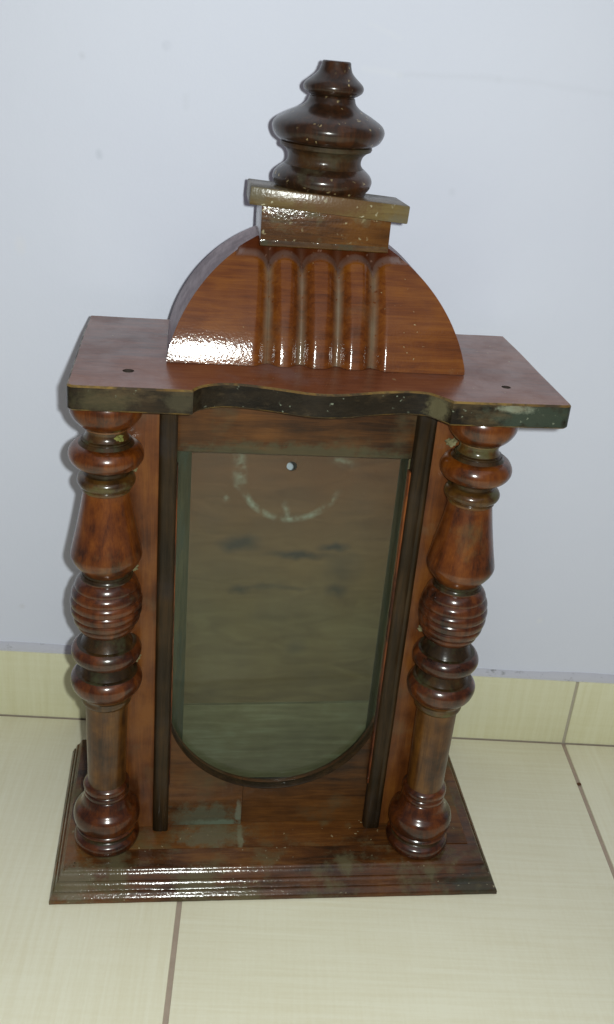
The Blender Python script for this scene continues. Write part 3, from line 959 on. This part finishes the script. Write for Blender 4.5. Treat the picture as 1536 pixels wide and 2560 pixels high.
for i in (0, NX):
    f = bm.faces.new([grid[i][k] for k in range(NZ + 1)] + bands[i][1:] + [bot[i]])
    f.material_index = 1
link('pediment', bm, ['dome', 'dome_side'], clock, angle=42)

# --- pedestal block, loose cap and finial on top
bm = bmesh.new()
box(bm, -0.0453, 0.0486, -0.0805, -0.0260, 0.5262, 0.5545, bev=0.0009)
blk = link('pedestal_block', bm, 'block', clock)
bm = bmesh.new()
rows = []
for i in range(49):
    x = -0.0450 + 0.0932 * i / 48
    j = random.uniform(-0.0003, 0.0003)
    rows.append([bm.verts.new((x, y + (j if y < -0.0806 else 0), z)) for y, z in ((-0.0795, 0.5304), (-0.0806, 0.5302), (-0.0809, 0.5292), (-0.0814, 0.5282), (-0.0821, 0.5274), (-0.0824, 0.5268), (-0.0820, 0.5262), (-0.0795, 0.5262))])
for a, b in zip(rows, rows[1:]):
    for k in range(8):
        l = (k + 1) % 8
        bm.faces.new((a[k], a[l], b[l], b[k]))
bm.faces.new(rows[0]); bm.faces.new(rows[-1][::-1])
link('varnish_lip', bm, 'block_lip', blk)
bm = bmesh.new()
box(bm, -0.0568, 0.0568, -0.0290, 0.0290, -0.0066, 0.0058, bev=0.0012)
bmesh.ops.transform(bm, matrix=Matrix.Translation((0.0026, -0.0600, 0.5572)) @ Matrix.Rotation(0.056, 4, 'Y') @ Matrix.Rotation(-0.045, 4, 'X') @ Matrix.Rotation(-0.02, 4, 'Z'), verts=bm.verts[:])
link('cap', bm, 'cap', clock)

def finial():
    ax0, ax1, za, zb = (-0.0010, -0.0520), (0.0022, -0.0520), 0.562, 0.650
    def piece(name, pts, key, parent, seed):
        bm = bmesh.new()
        lathe(bm, pts, ax0, ax1, za, zb, 72, 0.004, seed)
        # tilt with the cap
        bmesh.ops.transform(bm, matrix=Matrix.Translation((0, -.052, .563)) @ Matrix.Rotation(0.010, 4, 'Y') @ Matrix.Translation((0, .052, -.563)), verts=bm.verts[:])
        return link(name, bm, key, parent, angle=30)
    main = piece('finial', smoothline([(0.5955, 0.0315), (0.5962, 0.0345), (0.5985, 0.0378), (0.6025, 0.0400), (0.6065, 0.0403), (0.6105, 0.0375),
                  (0.6150, 0.0300), (0.6190, 0.0218), (0.6225, 0.0176), (0.6262, 0.0162)], 4), 'finial', clock, 1)
    piece('finial_foot', [(0.5590, 0.0320)] + smoothline([(0.5640, 0.0330), (0.5675, 0.0355), (0.5718, 0.0363), (0.5755, 0.0345), (0.5790, 0.0305)], 4) + [(0.5800, 0.0290)], 'finial', main, 2)
    piece('finial_neck', smoothline([(0.5797, 0.0291), (0.5825, 0.0270), (0.5855, 0.0267), (0.5885, 0.0277), (0.5910, 0.0300)], 4) + [(0.5922, 0.0328), (0.5937, 0.0334), (0.5950, 0.0330), (0.5958, 0.0310)], 'finial_neck', main, 3)
    piece('finial_tip', [(0.6255, 0.0150), (0.6272, 0.0158)] + smoothline([(0.6280, 0.0176), (0.6300, 0.0204), (0.6328, 0.0213), (0.6355, 0.0200), (0.6390, 0.0158), (0.6425, 0.0122), (0.6460, 0.0107), (0.6488, 0.0101)], 4) + [(0.6496, 0.0094)], 'finial', main, 4)
finial()

# --- turned columns
COLUMN = [
    ('foot', 'col_dark', [(0.0180, 0.0240)] + bulge(0.0186, 0.0250, 0.0300, 0.0238, 0.0278) + [(0.0312, 0.0226), (0.0335, 0.0226), (0.0345, 0.0238)]
     + bulge(0.0350, 0.0240, 0.0385, 0.0246, 0.0258, 6) + bulge(0.0388, 0.0244, 0.0590, 0.0232, 0.0281) + [(0.0605, 0.0220), (0.0640, 0.0200), (0.0690, 0.0187)]
     + bulge(0.0700, 0.0178, 0.0755, 0.0176, 0.0188, 6) + bulge(0.0758, 0.0176, 0.0835, 0.0172, 0.0194, 8) + [(0.0845, 0.0160)]),
    ('shaft', 'col_shaft', [(0.0840, 0.0161), (0.1000, 0.0161), (0.1300, 0.0165), (0.1600, 0.0168), (0.1664, 0.0170), (0.1672, 0.0188)]),
    ('collar', 'col_olive', [(0.1670, 0.0180)] + bulge(0.1673, 0.0184, 0.1725, 0.0194, 0.0199, 6) + [(0.1735, 0.0196), (0.1752, 0.0206), (0.1768, 0.0214)]),
    ('ring', 'col_dark', [(0.1765, 0.0205), (0.1776, 0.0216)] + smoothline([(.1782,.0222),(.1815,.0260),(.1865,.0279),(.1910,.0281),(.1950,.0262),(.1972,.0240)],4)+[(.1977,.0215),(.2010,.0196),(.2048,.0184)]),
    ('ring', 'col_dark', [(0.2045, 0.0180), (0.2058, 0.0190)] + smoothline([(.2065,.0200),(.2095,.0245),(.2140,.0270),(.2180,.0272),(.2215,.0255),(.2235,.0232)],4)+[(.2240,.0205),(.2290,.0175),(.2340,.0157)]),
    ('ridged_ball', 'col_dark', None),
    ('vase', 'col_light', [(0.2860, 0.0180), (0.2884, 0.0185)] + smoothline([(0.2892, 0.0188), (0.2915, 0.0206), (0.2955, 0.0238), (0.2995, 0.0260), (0.3022, 0.0268)], 4)
        + [(0.3034, 0.0269), (0.3050, 0.0267)] + [(0.3050 + 0.0506 * i / 8, 0.0267 - 0.0100 * i / 8 - 0.0004 * math.sin(math.pi * i / 8)) for i in range(1, 9)] + [(0.3560, 0.0160)]),
    ('disc', 'col_olive', [(0.3556, 0.0170), (0.3566, 0.0180), (0.3580, 0.0180), (0.3588, 0.0174)] + bulge(0.3592, 0.0184, 0.3690, 0.0164, 0.0212, 8) + [(0.3700, 0.0152), (0.3725, 0.0152)]),
    ('ring', 'col_light', [(0.3720, 0.0150), (0.3732, 0.0168)] + smoothline([(.3740,.0180),(.3770,.0236),(.3815,.0266),(.3860,.0269),(.3900,.0250),(.3922,.0225)],4)+[(.3926,.0200),(.3950,.0182)]),
    ('neck', 'col_olive', [(0.3948, 0.0176), (0.3962, 0.0176), (0.3968, 0.0162)] + smoothline([(0.3972, 0.0162), (0.3990, 0.0150), (0.4015, 0.0145), (0.4035, 0.0147)], 3) + [(0.4040, 0.0156), (0.4052, 0.0158)]),
    ('capital', 'col_light', [(0.4048, 0.0150)] + smoothline([(0.4055, 0.0165), (0.4085, 0.0204), (0.4130, 0.0240), (0.4180, 0.0258), (0.4235, 0.0258), (0.4280, 0.0240)], 4) + [(0.4298, 0.0225)]),
]
ball = [(0.2336, 0.0157), (0.2345, 0.0165)]
for i in range(61):
    t = i / 60
    z = 0.2350 + (0.2835 - 0.2350) * t
    r = 0.0168 + (0.0276 - 0.0168) * math.sin(math.pi * (0.02 + 0.93 * t)) ** 0.62
    c = abs(math.sin(math.pi * 6.0 * t + 0.3))
    r -= 0.0013 * (1 - c) ** 1.6
    ball.append((z, r))
ball += [(0.2842, 0.0196), (0.2850, 0.0188), (0.2862, 0.0184)]
COLUMN[5] = ('ridged_ball', 'col_dark', ball)

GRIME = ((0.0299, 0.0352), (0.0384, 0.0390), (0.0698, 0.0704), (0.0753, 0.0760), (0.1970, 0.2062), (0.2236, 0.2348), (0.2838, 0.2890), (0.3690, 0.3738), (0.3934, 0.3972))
def column(a0, a1, seed):
    main = None
    pieces = sorted(range(len(COLUMN)), key=lambda k: COLUMN[k][0] != 'shaft')
    for k in pieces:
        nm, key, pts = COLUMN[k]
        bm = bmesh.new()
        lathe(bm, pts, a0, a1, ZB, ZP, 56, 0.006, seed * 20 + k)
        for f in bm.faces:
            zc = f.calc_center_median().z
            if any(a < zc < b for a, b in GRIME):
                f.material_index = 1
        if nm == 'shaft':
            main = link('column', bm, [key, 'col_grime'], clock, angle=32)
        else:
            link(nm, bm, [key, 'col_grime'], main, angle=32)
    return main
def residue(col_obj, x, y, z, r_, key, seed):
    rnd = random.Random(seed)
    bm = bmesh.new()
    bmesh.ops.create_icosphere(bm, subdivisions=3, radius=r_)
    for v in bm.verts:
        d = v.co.normalized()
        f = 1 + 0.35 * math.sin(7 * d.x + seed) * math.sin(6 * d.z + 2 * seed) + rnd.uniform(-0.22, 0.22)
        v.co = Vector((v.co.x * 1.1 * f + x, v.co.y * 0.8 * f + y, v.co.z * 0.8 * f + z))
    link('dust_residue', bm, key, col_obj)
cl = column((-0.1527, -0.1319), (-0.1501, -0.1356), 1)
for k, (z, r_, key, dx) in enumerate(((0.2045, 0.0050, 'dust', 0.0195), (0.4000, 0.0034, 'moss', 0.0095), (0.3700, 0.0040, 'dust', 0.0180), (0.2865, 0.0034, 'dust', 0.0200), (0.2400, 0.0028, 'dust', 0.0205))):
    residue(cl, -0.1515 + dx, -0.1270 - (0.0185 if key == 'moss' else 0), z, r_, key, k + 1)
cr = column((0.1229, -0.1413), (0.1218, -0.1384), 2)
residue(cr, 0.1223 - 0.0185, -0.1275, 0.3985, 0.0036, 'dust', 11)
residue(cr, 0.1223 - 0.0190, -0.1275, 0.2340, 0.0030, 'dust', 12)

# ------------------------------------------------------------------ crumbs of dirt on the floor
def crumb(name, loc, r, label):
    bm = bmesh.new()
    bmesh.ops.create_icosphere(bm, subdivisions=2, radius=r)
    for v in bm.verts:
        v.co = Vector((v.co.x * 1.2, v.co.y * 0.9, v.co.z * 0.6)) * random.uniform(0.75, 1.2)
    lo = min(v.co.z for v in bm.verts)
    for v in bm.verts:
        v.co.z -= lo
    o = link(name, bm, 'crumb')
    o.location = loc
    o['label'] = label
    o['category'] = 'crumb'
crumb('dirt_crumb', (0.3303, -0.0635, -0.0016), 0.0022, 'small brown crumb lying in the grout line right of the clock case')
